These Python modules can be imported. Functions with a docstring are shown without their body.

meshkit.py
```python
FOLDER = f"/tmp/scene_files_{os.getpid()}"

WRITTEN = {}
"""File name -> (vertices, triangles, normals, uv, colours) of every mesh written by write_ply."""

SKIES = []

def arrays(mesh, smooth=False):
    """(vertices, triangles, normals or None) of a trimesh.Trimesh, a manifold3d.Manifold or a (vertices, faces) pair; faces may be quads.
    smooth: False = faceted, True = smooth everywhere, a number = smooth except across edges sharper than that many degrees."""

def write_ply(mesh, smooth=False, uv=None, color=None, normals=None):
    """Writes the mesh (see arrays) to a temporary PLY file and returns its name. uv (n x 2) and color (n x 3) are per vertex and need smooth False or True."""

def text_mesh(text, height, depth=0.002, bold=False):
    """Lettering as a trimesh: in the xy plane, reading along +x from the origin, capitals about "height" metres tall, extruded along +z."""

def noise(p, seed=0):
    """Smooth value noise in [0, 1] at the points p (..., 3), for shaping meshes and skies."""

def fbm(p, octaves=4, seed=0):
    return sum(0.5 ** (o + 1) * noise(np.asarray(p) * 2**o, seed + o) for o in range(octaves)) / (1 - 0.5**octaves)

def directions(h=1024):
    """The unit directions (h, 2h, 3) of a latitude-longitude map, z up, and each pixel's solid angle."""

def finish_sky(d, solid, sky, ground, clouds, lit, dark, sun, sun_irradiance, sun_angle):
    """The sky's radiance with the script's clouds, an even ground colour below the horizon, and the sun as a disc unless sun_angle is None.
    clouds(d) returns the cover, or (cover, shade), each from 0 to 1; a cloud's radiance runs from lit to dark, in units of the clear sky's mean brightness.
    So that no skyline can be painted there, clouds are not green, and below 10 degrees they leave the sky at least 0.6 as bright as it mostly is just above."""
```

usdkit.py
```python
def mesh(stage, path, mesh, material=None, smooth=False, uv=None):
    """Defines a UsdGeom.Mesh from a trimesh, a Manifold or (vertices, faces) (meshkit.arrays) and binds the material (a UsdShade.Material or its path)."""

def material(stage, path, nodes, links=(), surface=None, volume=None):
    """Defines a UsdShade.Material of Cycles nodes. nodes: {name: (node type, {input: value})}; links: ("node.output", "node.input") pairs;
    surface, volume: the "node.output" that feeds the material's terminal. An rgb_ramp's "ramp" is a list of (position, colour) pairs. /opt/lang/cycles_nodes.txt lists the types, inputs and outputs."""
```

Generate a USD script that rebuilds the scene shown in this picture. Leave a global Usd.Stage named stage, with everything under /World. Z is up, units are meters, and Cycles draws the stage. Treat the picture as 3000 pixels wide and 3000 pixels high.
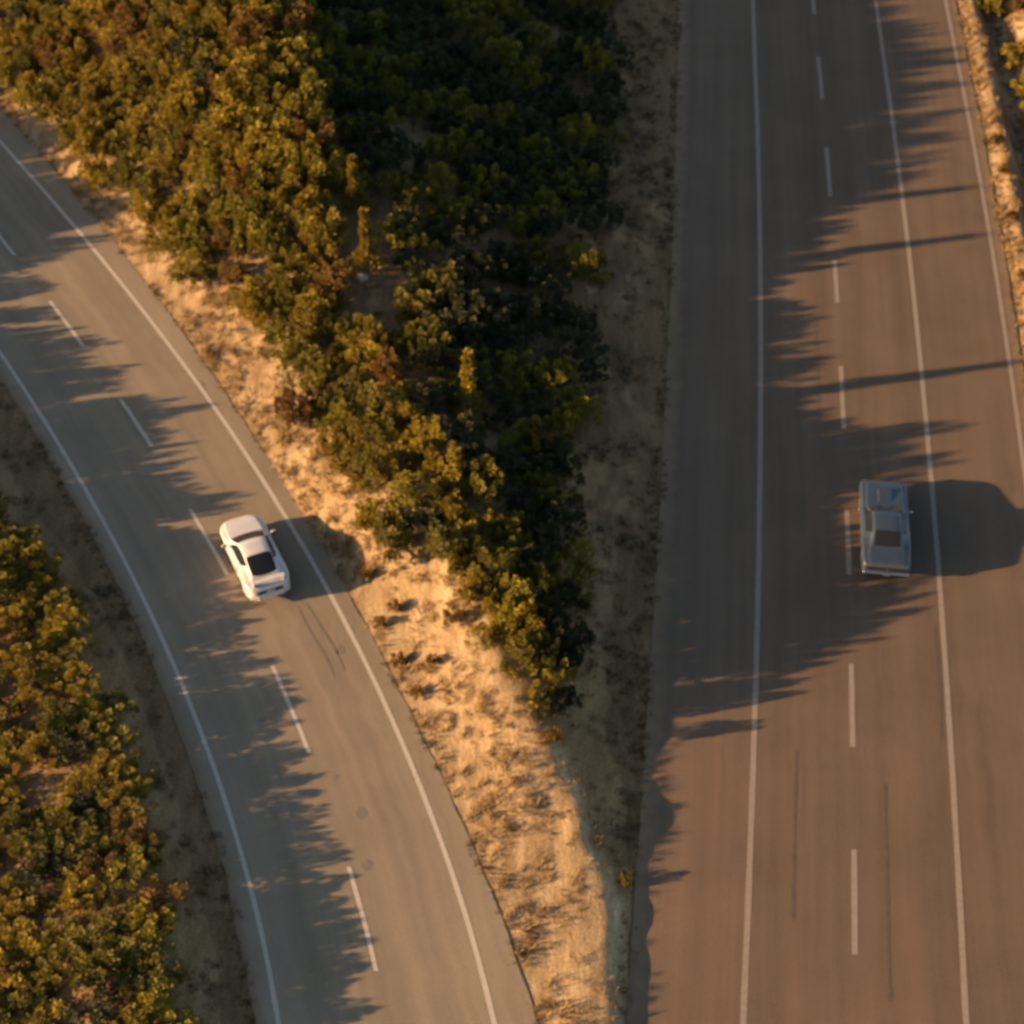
import math
import numpy as np
import trimesh
import manifold3d
import usdkit
import meshkit
from scipy.interpolate import PchipInterpolator
from pxr import Usd, UsdGeom, UsdLux, UsdShade, Gf, Sdf, Vt

stage = Usd.Stage.CreateInMemory()
UsdGeom.SetStageUpAxis(stage, UsdGeom.Tokens.z)
UsdGeom.SetStageMetersPerUnit(stage, 1.0)
WORLD = UsdGeom.Xform.Define(stage, '/World')
UsdGeom.Scope.Define(stage, '/World/Looks')

# ------------------------------------------------------------------ camera
PITCH, CAM_H = 45.0, 52.38
cam = UsdGeom.Camera.Define(stage, '/World/camera')
cam.AddTranslateOp().Set(Gf.Vec3d(0, -CAM_H, CAM_H))
cam.AddRotateXOp().Set(90 - PITCH)
cam.CreateFocalLengthAttr(64.73)
cam.CreateHorizontalApertureAttr(36.0)
cam.CreateVerticalApertureAttr(36.0)
cam.CreateClippingRangeAttr(Gf.Vec2f(0.5, 6000))
cam.CreateExposureAttr(2.22)
cam.CreateFStopAttr(1.25)
cam.CreateFocusDistanceAttr(20.0)

# ------------------------------------------------------------------ sky and sun
SUN_ELEV = math.radians(11.0)
TO_SUN = np.array([-1.0, -0.205]); TO_SUN /= np.linalg.norm(TO_SUN)
SUN_ROT = math.atan2(TO_SUN[0], TO_SUN[1])
usdkit.material(stage, '/World/Looks/sky_look', {
    'sky': ('sky_texture', {'sky_type': 'single_scattering', 'sun_disc': False, 'sun_elevation': SUN_ELEV,
                            'sun_rotation': SUN_ROT, 'aerosol_density': 1.5}),
    'bg': ('background_shader', {'strength': 0.05})}, [('sky.color', 'bg.color')], surface='bg.background')
dome = UsdLux.DomeLight.Define(stage, '/World/sky')
UsdShade.MaterialBindingAPI.Apply(dome.GetPrim()).Bind(UsdShade.Material.Get(stage, '/World/Looks/sky_look'))
dome.GetPrim().SetCustomDataByKey('kind', 'structure')
sun = UsdLux.DistantLight.Define(stage, '/World/sun')
sun.CreateIntensityAttr(1.25)
sun.CreateAngleAttr(0.6)
sun.CreateColorAttr(Gf.Vec3f(1.0, 0.59, 0.28))
sun.GetPrim().CreateAttribute('inputs:normalize', Sdf.ValueTypeNames.Bool).Set(True)
to_sun = np.array([TO_SUN[0] * math.cos(SUN_ELEV), TO_SUN[1] * math.cos(SUN_ELEV), math.sin(SUN_ELEV)])
q = Gf.Rotation(Gf.Vec3d(0, 0, 1), Gf.Vec3d(*map(float, to_sun))).GetQuat()
sun.AddOrientOp().Set(Gf.Quatf(q))

# ------------------------------------------------------------------ helpers
used = {}


def numbered(parent, name):
    k = used.get((parent, name), 0)
    used[(parent, name)] = k + 1
    return name if k == 0 else f'{name}_{k:03d}'


def path_of(parent):
    return '/World' if parent is None else str(parent.GetPath())


def obj(name, mesh, look, parent=None, smooth=False, uv=None):
    p = path_of(parent)
    m = usdkit.mesh(stage, f'{p}/{numbered(p, name)}', mesh, f'/World/Looks/{look}', smooth=smooth, uv=uv)
    return m.GetPrim()


def tag(o, label=None, cat=None, group=None, kind=None):
    for k, v in (('label', label), ('category', cat), ('group', group), ('kind', kind)):
        if v:
            o.SetCustomDataByKey(k, v)
    return o


def thing(name, label, cat, loc=(0, 0, 0), rotz=0.0, scale=None, group=None):
    x = UsdGeom.Xform.Define(stage, '/World/' + numbered('/World', name))
    x.AddTranslateOp().Set(Gf.Vec3d(*map(float, loc)))
    x.AddRotateZOp().Set(float(math.degrees(rotz)))
    if scale is not None:
        x.AddScaleOp().Set(Gf.Vec3f(*map(float, scale)))
    return tag(x.GetPrim(), label, cat, group)


def dup(root, name, label, cat, loc, rotz, scale, group=None):
    r = thing(name, label, cat, loc, rotz, scale, group)
    r.GetReferences().AddInternalReference(root.GetPath())
    r.SetInstanceable(True)
    return r


def tri(v, f):
    return trimesh.Trimesh(np.asarray(v, float), np.asarray(f, int), process=False)


def cat_mesh(ms):
    return trimesh.util.concatenate(ms)


def set_primvar(prim, name, values):
    UsdGeom.PrimvarsAPI(prim).CreatePrimvar(name, Sdf.ValueTypeNames.FloatArray, 'vertex').Set(
        Vt.FloatArray.FromNumpy(np.asarray(values, np.float32)))


# ------------------------------------------------------------------ the course of the roads: x of each line at y
def curve(coefs, lo, hi, far_slope=None, blend=24.0):
    """x(y): the polynomial between lo and hi, carried on by its slope beyond (below lo the slope eases to far_slope)."""
    d = np.polyder(coefs)

    def x(y):
        y = np.asarray(y, float)
        c = np.clip(y, lo, hi)
        out = np.polyval(coefs, c) + np.where(y > hi, np.polyval(d, hi) * (y - hi), 0)
        s0 = np.polyval(d, lo)
        s1 = s0 if far_slope is None else far_slope
        t = np.clip(lo - y, 0, None)
        tb = np.minimum(t, blend)
        return out - (s0 * t + (s1 - s0) * (tb * tb / (2 * blend) + np.maximum(t - blend, 0)))
    return x


x_L1 = curve([6.0e-05, -4.93e-03, -5.5179e-01, -16.64472], -18, 22, 0.12)      # left road: left edge line
x_R1 = curve([4.0e-05, -5.15e-03, -5.1947e-01, -9.21973], -18, 26, 0.12)       # right edge line
x_DL = curve([5.0e-05, -5.20e-03, -5.3747e-01, -12.87605], -18, 24, 0.12)      # broken centre line
x_ER = curve([1.0e-05, -3.87e-03, -5.0520e-01, -8.4614], -18, 26, 0.12)        # edge of its pavement
x_EW = curve([-3.5e-04, 9.645e-02, 5.93177], -20, 30)                          # right road: edge of its pavement
x_A = curve([-5.3e-04, 0.10575, 9.95673], -20, 30)
x_B = curve([-5.9e-04, 0.10411, 13.47589], -20, 30)
x_C = curve([-6.0e-04, 0.10409, 16.97531], -20, 30)
x_D = curve([-7.5e-04, 0.11100, 20.82], -20, 30)


def x_LW(y):
    return x_L1(y) - 0.75


def x_RD(y):
    return x_D(y) + 0.55


CREST = np.array([(-40, 4.2, .12), (-26, 3.3, .2), (-18.16, 3.0, .36), (-16.28, 2.35, .5), (-13.41, 1.6, .8), (-10.26, 0.0, 1.3), (-6, -1.3, 1.6), (-3, -2.6, 1.9),
                  (0.8, -4.9, 2.3), (4.5, -7.0, 1.8), (10.8, -8.9, 2.0), (14, -9.8, 2.8), (20, -11, 3.9), (30, -13.5, 4.8), (45, -17, 5.6), (110, -34, 6)])
crest_x, crest_h = PchipInterpolator(CREST[:, 0], CREST[:, 1]), PchipInterpolator(CREST[:, 0], CREST[:, 2])


def sstep(a, b, t):
    t = np.clip((np.asarray(t, float) - a) / (b - a), 0, 1)
    return t * t * (3 - 2 * t)


def ground_z(x, y, fine=True):
    x, y = np.asarray(x, float), np.asarray(y, float)
    yc = np.clip(y, -40, 110)
    p = np.stack([x, y, np.zeros_like(x)], -1)
    rough = (meshkit.fbm(p * 0.45, 4, seed=3) - 0.5)
    big = (meshkit.fbm(p * 0.11, 3, seed=9) - 0.5)
    er, ew, lw, rd = x_ER(y), x_EW(y), x_LW(y), x_RD(y)
    cx, ch = crest_x(yc), crest_h(yc)
    cx = np.clip(cx, er + 0.35 * (ew - er), ew - 0.12 * (ew - er))
    # wedge between the roads
    tw = np.clip((x - er) / np.maximum(cx - er, .3), 0, 1)
    te = np.clip((ew - x) / np.maximum(ew - cx, .3), 0, 1)
    west = ch * (0.75 * tw + 0.25 * sstep(0, 1, tw))
    east = ch * (0.7 * sstep(0.06, 1, te) + 0.3 * te ** 1.2)
    zw = np.where(x < cx, west, east)
    inside = np.clip(np.minimum(x - er, ew - x) / 1.6, 0, 1)
    zw = zw + inside * (rough * 0.55 + big * 1.0 * np.minimum(ch / 3, 1))
    # left of the left road
    dl = lw - x
    sh = 1.8 * sstep(-6, 4, y)
    zl = (0.5 + .12 * sstep(-14, -8, y) + .18 * sstep(-8, 0, y)) * sstep(.7 + .5 * sh, 2.9 + sh, dl) - 0.2 * np.clip(dl - 3.3 - sh, 0, 22) + np.clip(dl / 2, 0, 1) * (rough * 0.5 + big * 0.6)
    # right of the right road: low berm, ditch, rising bank
    dr = x - rd
    zr = 0.28 * sstep(0.1, 0.9, dr) - 0.75 * sstep(0.95, 1.75, dr) + 1.5 * sstep(1.9, 4.6, dr) + 2.0 * sstep(4, 30, dr) + np.clip(dr / 2, 0, 1) * (rough * 0.4 + big * .5)
    z = np.where(dl > 0, zl, np.where(dr > 0, zr, np.where((x > er) & (x < ew), zw, 0)))
    return z - 0.03


# ------------------------------------------------------------------ materials
def mat(name, nodes, links, surface='p.BSDF'):
    return usdkit.material(stage, f'/World/Looks/{name}', nodes, links, surface=surface)


def plain(name, col, rough=0.6, metal=0.0, coat=0.0, spec=0.5, vary=0.12, scale=9.0):
    mat(name, {'g': ('geometry', {}), 'n': ('noise_texture', {'scale': scale, 'detail': 4.0}),
               'r': ('rgb_ramp', {'ramp': [(0.25, tuple(c * (1 - vary) for c in col)), (0.75, tuple(c * (1 + vary) for c in col))]}),
               'p': ('principled_bsdf', {'roughness': rough, 'metallic': metal, 'coat_weight': coat, 'specular_ior_level': spec})},
        [('g.position', 'n.vector'), ('n.fac', 'r.fac'), ('r.color', 'p.base_color')])


def asphalt(name, light, dark, tracks):
    """UV: u metres across, v metres along. Wheel paths, patched tone, aggregate."""
    w = tracks[-1][0]
    mat(name, {
        'tc': ('texture_coordinate', {}), 'g': ('geometry', {}),
        'stretch': ('mapping', {'scale': (2.2, 0.05, 1.0)}),
        'streak': ('noise_texture', {'scale': 1.0, 'detail': 5.0, 'roughness': 0.6}),
        'blot': ('noise_texture', {'scale': 0.28, 'detail': 5.0, 'roughness': 0.62}),
        'grit': ('noise_texture', {'scale': 16.0, 'detail': 3.0, 'roughness': 0.8}),
        'sx': ('separate_xyz', {}), 'du': ('math', {'math_type': 'divide', 'value2': w}),
        'lane': ('rgb_ramp', {'ramp': [(a / w, (c, c, c)) for a, c in tracks]}),
        'rs': ('rgb_ramp', {'ramp': [(0.3, (0.86,) * 3), (0.7, (1.1,) * 3)]}),
        'rb': ('rgb_ramp', {'ramp': [(0.3, dark), (0.7, light)]}),
        'rg': ('rgb_ramp', {'ramp': [(0.3, (0.82,) * 3), (0.7, (1.16,) * 3)]}),
        'en': ('noise_texture', {'scale': 1.6, 'detail': 6.0, 'roughness': 0.7}), 'ea': ('math', {'math_type': 'multiply_add', 'value2': 0.09, 'value3': -0.045}), 'es': ('math', {'math_type': 'add'}),
        'em': ('rgb_ramp', {'ramp': [(0, (.95,) * 3), (0.012, (.7,) * 3), (0.045, (0,) * 3), (.955, (0,) * 3), (.988, (.7,) * 3), (1, (.95,) * 3)]}), 'bw': ('rgb_to_bw', {}), 'dust': ('mix', {'mix_type': 'mix', 'color2': (0.17, 0.118, 0.07)}),
        'm1': ('mix', {'mix_type': 'multiply', 'fac': 1.0}), 'm2': ('mix', {'mix_type': 'multiply', 'fac': 1.0}), 'm3': ('mix', {'mix_type': 'multiply', 'fac': 1.0}),
        'b': ('bump', {'strength': 0.25, 'distance': 0.01}),
        'p': ('principled_bsdf', {'roughness': 0.9, 'specular_ior_level': 0.25})},
        [('tc.UV', 'stretch.vector'), ('stretch.vector', 'streak.vector'), ('g.position', 'blot.vector'), ('g.position', 'grit.vector'),
         ('tc.UV', 'sx.vector'), ('sx.x', 'du.value1'), ('du.value', 'lane.fac'), ('streak.fac', 'rs.fac'), ('blot.fac', 'rb.fac'), ('grit.fac', 'rg.fac'),
         ('rb.color', 'm1.color1'), ('rs.color', 'm1.color2'), ('m1.color', 'm2.color1'), ('rg.color', 'm2.color2'), ('m2.color', 'm3.color1'), ('lane.color', 'm3.color2'),
         ('g.position', 'en.vector'), ('en.fac', 'ea.value1'), ('du.value', 'es.value1'), ('ea.value', 'es.value2'), ('es.value', 'em.fac'), ('em.color', 'bw.color'), ('bw.val', 'dust.fac'), ('m3.color', 'dust.color1'), ('dust.color', 'p.base_color'), ('grit.fac', 'b.height'), ('b.normal', 'p.normal')])


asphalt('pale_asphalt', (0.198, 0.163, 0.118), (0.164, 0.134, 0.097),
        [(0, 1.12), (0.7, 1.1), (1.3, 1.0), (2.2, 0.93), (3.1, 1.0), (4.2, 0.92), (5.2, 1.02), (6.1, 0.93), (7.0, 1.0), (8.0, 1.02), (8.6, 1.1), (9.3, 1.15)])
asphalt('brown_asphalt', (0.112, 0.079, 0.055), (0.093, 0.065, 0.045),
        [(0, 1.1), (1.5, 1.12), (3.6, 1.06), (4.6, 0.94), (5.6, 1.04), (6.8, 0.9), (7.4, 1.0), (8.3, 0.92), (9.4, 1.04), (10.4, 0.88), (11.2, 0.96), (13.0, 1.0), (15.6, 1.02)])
mat('road_paint', {'g': ('geometry', {}), 'n': ('noise_texture', {'scale': 7.0, 'detail': 6.0, 'roughness': 0.75}),
                   'r': ('rgb_ramp', {'ramp': [(0.25, (0.24, 0.205, 0.17)), (0.42, (0.33, 0.295, 0.25)), (0.7, (0.40, 0.36, 0.31))]}),
                   'p': ('principled_bsdf', {'roughness': 0.8, 'specular_ior_level': 0.2})},
    [('g.position', 'n.vector'), ('n.fac', 'r.fac'), ('r.color', 'p.base_color')])
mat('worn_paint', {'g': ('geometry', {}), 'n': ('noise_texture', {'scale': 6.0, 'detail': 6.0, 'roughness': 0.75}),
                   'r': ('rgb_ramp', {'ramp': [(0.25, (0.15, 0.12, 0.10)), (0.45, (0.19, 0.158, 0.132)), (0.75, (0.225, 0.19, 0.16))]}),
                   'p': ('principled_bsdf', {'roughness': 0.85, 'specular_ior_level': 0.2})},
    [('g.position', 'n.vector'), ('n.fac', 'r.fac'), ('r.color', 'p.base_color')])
plain('tyre_mark_rubber', (0.105, 0.086, 0.065), 0.8, vary=0.25, scale=5)
plain('tar', (0.066, 0.046, 0.033), 0.75, vary=0.2, scale=4)
plain('oil_stain', (0.125, 0.104, 0.079), 0.7, vary=0.15, scale=6)

# ground: straw to brown earth, by the mesh's own "straw" value
mat('earth_and_straw', {
    'g': ('geometry', {}), 'a': ('attribute', {'attribute': 'straw'}),
    'turn': ('mapping', {'rotation': (0, 0, -0.42), 'scale': (2.1, 0.5, 1.0)}),
    'n1': ('noise_texture', {'scale': 0.9, 'detail': 6.0, 'roughness': 0.68}),
    'n2': ('noise_texture', {'scale': 9.0, 'detail': 5.0, 'roughness': 0.7}),
    'rs': ('rgb_ramp', {'ramp': [(0.25, (0.10, 0.066, 0.035)), (0.48, (0.215, 0.158, 0.09)), (0.72, (0.35, 0.268, 0.165))]}),
    're': ('rgb_ramp', {'ramp': [(0.25, (0.10, 0.060, 0.028)), (0.5, (0.165, 0.100, 0.048)), (0.75, (0.215, 0.133, 0.067))]}),
    'rg': ('rgb_ramp', {'ramp': [(0.3, (0.68,) * 3), (0.7, (1.25,) * 3)]}),
    'mx': ('mix', {'mix_type': 'mix'}), 'm2': ('mix', {'mix_type': 'multiply', 'fac': 1.0}),
    'b': ('bump', {'strength': 0.8, 'distance': 0.06}),
    'p': ('principled_bsdf', {'roughness': 1.0, 'specular_ior_level': 0.1})},
    [('g.position', 'turn.vector'), ('turn.vector', 'n1.vector'), ('g.position', 'n2.vector'), ('n1.fac', 'rs.fac'), ('n1.fac', 're.fac'), ('a.fac', 'mx.fac'), ('re.color', 'mx.color1'), ('rs.color', 'mx.color2'),
     ('n2.fac', 'rg.fac'), ('mx.color', 'm2.color1'), ('rg.color', 'm2.color2'), ('m2.color', 'p.base_color'), ('n2.fac', 'b.height'), ('b.normal', 'p.normal')])


def leaf_look(name, stops, trans, tr_amt=0.25):
    mat(name, {'g': ('geometry', {}), 'o': ('object_info', {}),
               'ad': ('math', {'math_type': 'multiply_add', 'value2': 0.55, 'value3': 0.0}), 'sc': ('math', {'math_type': 'multiply', 'value2': 0.45}),
               'pn': ('noise_texture', {'scale': 1.5, 'detail': 3.0, 'roughness': 0.6}), 'pr': ('rgb_ramp', {'ramp': [(0.33, (0.5, 0.52, 0.55)), (0.5, (1.0, 1.0, 0.95)), (0.66, (1.55, 1.5, 1.2))]}), 'pm': ('mix', {'mix_type': 'multiply', 'fac': 1.0}),
               'r': ('rgb_ramp', {'ramp': stops}),
               'p': ('principled_bsdf', {'roughness': 0.65, 'specular_ior_level': 0.3}), 't': ('translucent_bsdf', {'color': trans}), 'x': ('mix_closure', {'fac': tr_amt})},
        [('g.random_per_island', 'ad.value1'), ('o.random', 'sc.value1'), ('sc.value', 'ad.value3'), ('ad.value', 'r.fac'), ('g.position', 'pn.vector'), ('pn.fac', 'pr.fac'), ('r.color', 'pm.color1'), ('pr.color', 'pm.color2'), ('pm.color', 'p.base_color'),
         ('p.BSDF', 'x.closure1'), ('t.BSDF', 'x.closure2')], surface='x.closure')


leaf_look('olive_leaf', [(0, (0.085, 0.080, 0.009)), (0.5, (0.185, 0.163, 0.014)), (1, (0.29, 0.245, 0.026))], (0.10, 0.08, 0.012))
leaf_look('golden_leaf', [(0, (0.14, 0.110, 0.010)), (0.5, (0.27, 0.212, 0.017)), (1, (0.40, 0.31, 0.036))], (0.14, 0.09, 0.014))
leaf_look('rust_leaf', [(0, (0.085, 0.056, 0.012)), (0.5, (0.16, 0.100, 0.020)), (1, (0.24, 0.15, 0.034))], (0.12, 0.055, 0.014))
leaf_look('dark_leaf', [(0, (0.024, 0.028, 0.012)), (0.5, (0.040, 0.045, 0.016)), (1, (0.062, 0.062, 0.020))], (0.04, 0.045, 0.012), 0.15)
leaf_look('straw_blade', [(0, (0.15, 0.098, 0.045)), (0.5, (0.25, 0.18, 0.09)), (1, (0.37, 0.28, 0.155))], (0.26, 0.17, 0.07), 0.2)
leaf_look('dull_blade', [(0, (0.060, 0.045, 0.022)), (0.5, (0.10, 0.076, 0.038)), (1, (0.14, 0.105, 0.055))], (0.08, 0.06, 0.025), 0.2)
plain('bark', (0.085, 0.06, 0.042), 0.95, vary=0.3)
plain('pale_stone', (0.34, 0.31, 0.27), 0.9, vary=0.2)

# car materials
mat('white_car_paint', {'g': ('geometry', {}), 'n': ('noise_texture', {'scale': 2.2, 'detail': 4.0}),
                        'r': ('rgb_ramp', {'ramp': [(0.3, (0.36, 0.352, 0.35)), (0.7, (0.42, 0.412, 0.41))]}),
                        'p': ('principled_bsdf', {'roughness': 0.32, 'coat_weight': 0.6, 'coat_roughness': 0.06})},
    [('g.position', 'n.vector'), ('n.fac', 'r.fac'), ('r.color', 'p.base_color')])
mat('blue_car_paint', {'g': ('geometry', {}), 'n': ('noise_texture', {'scale': 2.2, 'detail': 4.0}),
                       'r': ('rgb_ramp', {'ramp': [(0.3, (0.017, 0.027, 0.041)), (0.7, (0.021, 0.033, 0.050))]}),
                       'p': ('principled_bsdf', {'roughness': 0.42, 'coat_weight': 0.35, 'coat_roughness': 0.12})},
    [('g.position', 'n.vector'), ('n.fac', 'r.fac'), ('r.color', 'p.base_color')])
plain('car_glass', (0.010, 0.011, 0.013), 0.09, spec=0.35, vary=0.05)
plain('black_trim', (0.018, 0.018, 0.018), 0.55, vary=0.1)
plain('tyre_rubber', (0.025, 0.024, 0.023), 0.85, vary=0.15)
plain('rim_metal', (0.45, 0.44, 0.43), 0.35, metal=0.9, vary=0.08)
plain('chrome', (0.55, 0.54, 0.53), 0.2, metal=1.0, vary=0.06)
plain('red_lens', (0.009, 0.004, 0.004), 0.3, coat=0.2, vary=0.1)
plain('dim_plate', (0.06, 0.065, 0.075), 0.6, vary=0.05)
plain('clear_lens', (0.5, 0.5, 0.48), 0.12, coat=0.8, vary=0.06)
plain('plate_white', (0.28, 0.275, 0.26), 0.5, vary=0.05)

# ------------------------------------------------------------------ ground
def axis(lo, hi, step, far):
    core = np.arange(lo, hi + step / 2, step)
    out = [hi]
    s = step
    while out[-1] < far:
        s *= 1.35
        out.append(out[-1] + s)
    left = [lo]
    s = step
    while left[-1] > -far:
        s *= 1.35
        left.append(left[-1] - s)
    return np.concatenate([left[:0:-1], core, out[1:]])


gx, gy = axis(-46, 34, 0.3, 2500), axis(-40, 56, 0.36, 2500)
GX, GY = np.meshgrid(gx, gy)
GZ = ground_z(GX, GY)
nx, ny = len(gx), len(gy)
idx = np.arange(nx * ny).reshape(ny, nx)
quads = np.stack([idx[:-1, :-1], idx[:-1, 1:], idx[1:, 1:], idx[1:, :-1]], -1).reshape(-1, 4)
gv = np.stack([GX, GY, GZ], -1).reshape(-1, 3)


def straw_amount(x, y):
    p = np.stack([x, y, np.zeros_like(x)], -1)
    n = meshkit.fbm(p * 0.35, 3, seed=21)
    er, ew, lw, rd = x_ER(y), x_EW(y), x_LW(y), x_RD(y)
    cx = np.clip(crest_x(np.clip(y, -40, 110)), er, ew)
    bare = np.where(y < -3, np.where(x < cx + .5, 1, .1), 1 - 0.88 * sstep(4.0, 6.5, x - er))
    wedge_west = np.where((x > er) & (x < cx + 0.5), bare, 0.08)
    s = np.where((x > er) & (x < ew), wedge_west, np.where(x > rd, 0.75, 0.12))
    return np.clip(s * (0.55 + 0.9 * n) + (n - 0.5) * 0.15, 0, 1)


g = obj('ground', (gv, quads), 'earth_and_straw', smooth=True)
set_primvar(g, 'straw', straw_amount(GX, GY).ravel())
tag(g, kind='structure')


# ------------------------------------------------------------------ roads
def ribbon(xl, xr, ys, z, thick=0.0, cols=2):
    """A sheet between two lines x(y); uv in metres across and along."""
    ys = np.asarray(ys, float)
    L, R = xl(ys), xr(ys)
    mid = (L + R) / 2
    along = np.concatenate([[0], np.cumsum(np.hypot(np.diff(mid), np.diff(ys)))])
    slope = np.gradient(mid, ys) if len(ys) > 2 else np.full(len(ys), (mid[-1] - mid[0]) / (ys[-1] - ys[0]))
    across = np.cos(np.arctan(slope))
    t = np.linspace(0, 1, cols)
    X = L[:, None] + (R - L)[:, None] * t
    V = np.stack([X, np.repeat(ys[:, None], cols, 1), np.full_like(X, z)], -1).reshape(-1, 3)
    uv = np.stack([(X - L[:, None]) * across[:, None], np.repeat(along[:, None], cols, 1)], -1).reshape(-1, 2)
    n = len(ys)
    I = np.arange(n * cols).reshape(n, cols)
    F = np.stack([I[:-1, :-1], I[:-1, 1:], I[1:, 1:], I[1:, :-1]], -1).reshape(-1, 4)
    if thick:
        base = len(V)
        low = V.copy(); low[:, 2] -= thick
        V = np.vstack([V, low]); uv = np.vstack([uv, uv])
        a, b = I[:, 0], I[:, -1]
        F = np.vstack([F, np.stack([a[:-1], a[1:], a[1:] + base, a[:-1] + base], -1), np.stack([b[1:], b[:-1], b[:-1] + base, b[1:] + base], -1)])
    return (V, F), uv


def wobble(fn, seed, amp=0.10):
    def x(y):
        y = np.asarray(y, float)
        p = np.stack([y * 1.1, np.zeros_like(y), np.full_like(y, seed)], -1)
        return fn(y) + (meshkit.fbm(p, 3, seed=seed) - 0.5) * 2 * amp
    return x


def offset_line(fn, a, b):
    """Two edges of a painted line between a and b metres beside fn, measured square to it."""
    def k(y):
        s = (fn(np.asarray(y) + .1) - fn(np.asarray(y) - .1)) / .2
        return np.sqrt(1 + s * s)
    return (lambda y: fn(y) + a * k(y)), (lambda y: fn(y) + b * k(y))


ys = np.arange(-110, 190.1, 0.5)
m, uv = ribbon(wobble(x_LW, 4, .10), wobble(x_ER, 5, .08), ys, 0.0, 0.12, 12)
road_l = obj('curving_road', m, 'pale_asphalt', smooth=40 if False else False, uv=uv)
tag(road_l, kind='structure')
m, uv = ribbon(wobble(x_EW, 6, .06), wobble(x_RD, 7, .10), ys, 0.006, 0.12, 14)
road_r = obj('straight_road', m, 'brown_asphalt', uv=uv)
tag(road_r, kind='structure')


def line(parent, name, fn, w, y0, y1, z, look, step=0.4):
    a, b = offset_line(fn, -w / 2, w / 2)
    n = max(2, int(abs(y1 - y0) / step) + 1)
    m, _ = ribbon(wobble(a, 11, .012), wobble(b, 12, .012), np.linspace(y0, y1, n), z)
    return obj(name, m, look, parent)


line(road_l, 'edge_line', x_L1, 0.15, -60, 150, 0.004, 'road_paint')
line(road_l, 'edge_line', x_R1, 0.17, -60, 150, 0.004, 'road_paint')
dl = [(-3.47, 0.18), (3.91, 6.84), (10.37, 13.55), (16.98, 20.3), (24.0, 27.6), (31.3, 35), (38.6, 42.4), (-12.1, -8.07), (-20.9, -16.92), (-29.8, -25.8)]
for a, b in dl:
    line(road_l, 'lane_dash', x_DL, 0.15, a, b, 0.004, 'road_paint')
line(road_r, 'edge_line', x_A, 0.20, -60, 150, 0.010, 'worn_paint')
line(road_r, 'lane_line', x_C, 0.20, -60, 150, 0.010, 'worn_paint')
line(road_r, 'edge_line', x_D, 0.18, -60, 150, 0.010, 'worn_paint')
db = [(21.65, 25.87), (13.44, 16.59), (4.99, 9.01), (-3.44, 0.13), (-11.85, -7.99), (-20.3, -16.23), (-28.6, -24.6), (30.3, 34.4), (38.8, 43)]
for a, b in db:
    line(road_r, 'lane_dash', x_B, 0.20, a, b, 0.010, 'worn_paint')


for fn, a_, b_, o_ in ((x_C, -11.5, -6.0, -.30), (x_B, -22, -13.5, 1.1), (x_A, -19, -12, 1.5), (x_B, 3, 12, -1.0)):
    lo_, hi_ = offset_line(fn, o_ - .05, o_ + .05)
    m, _ = ribbon(wobble(lo_, 31, .05), wobble(hi_, 32, .05), np.linspace(a_, b_, 30), 0.009)
    obj('tar_seam', m, 'tar', road_r)

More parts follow.
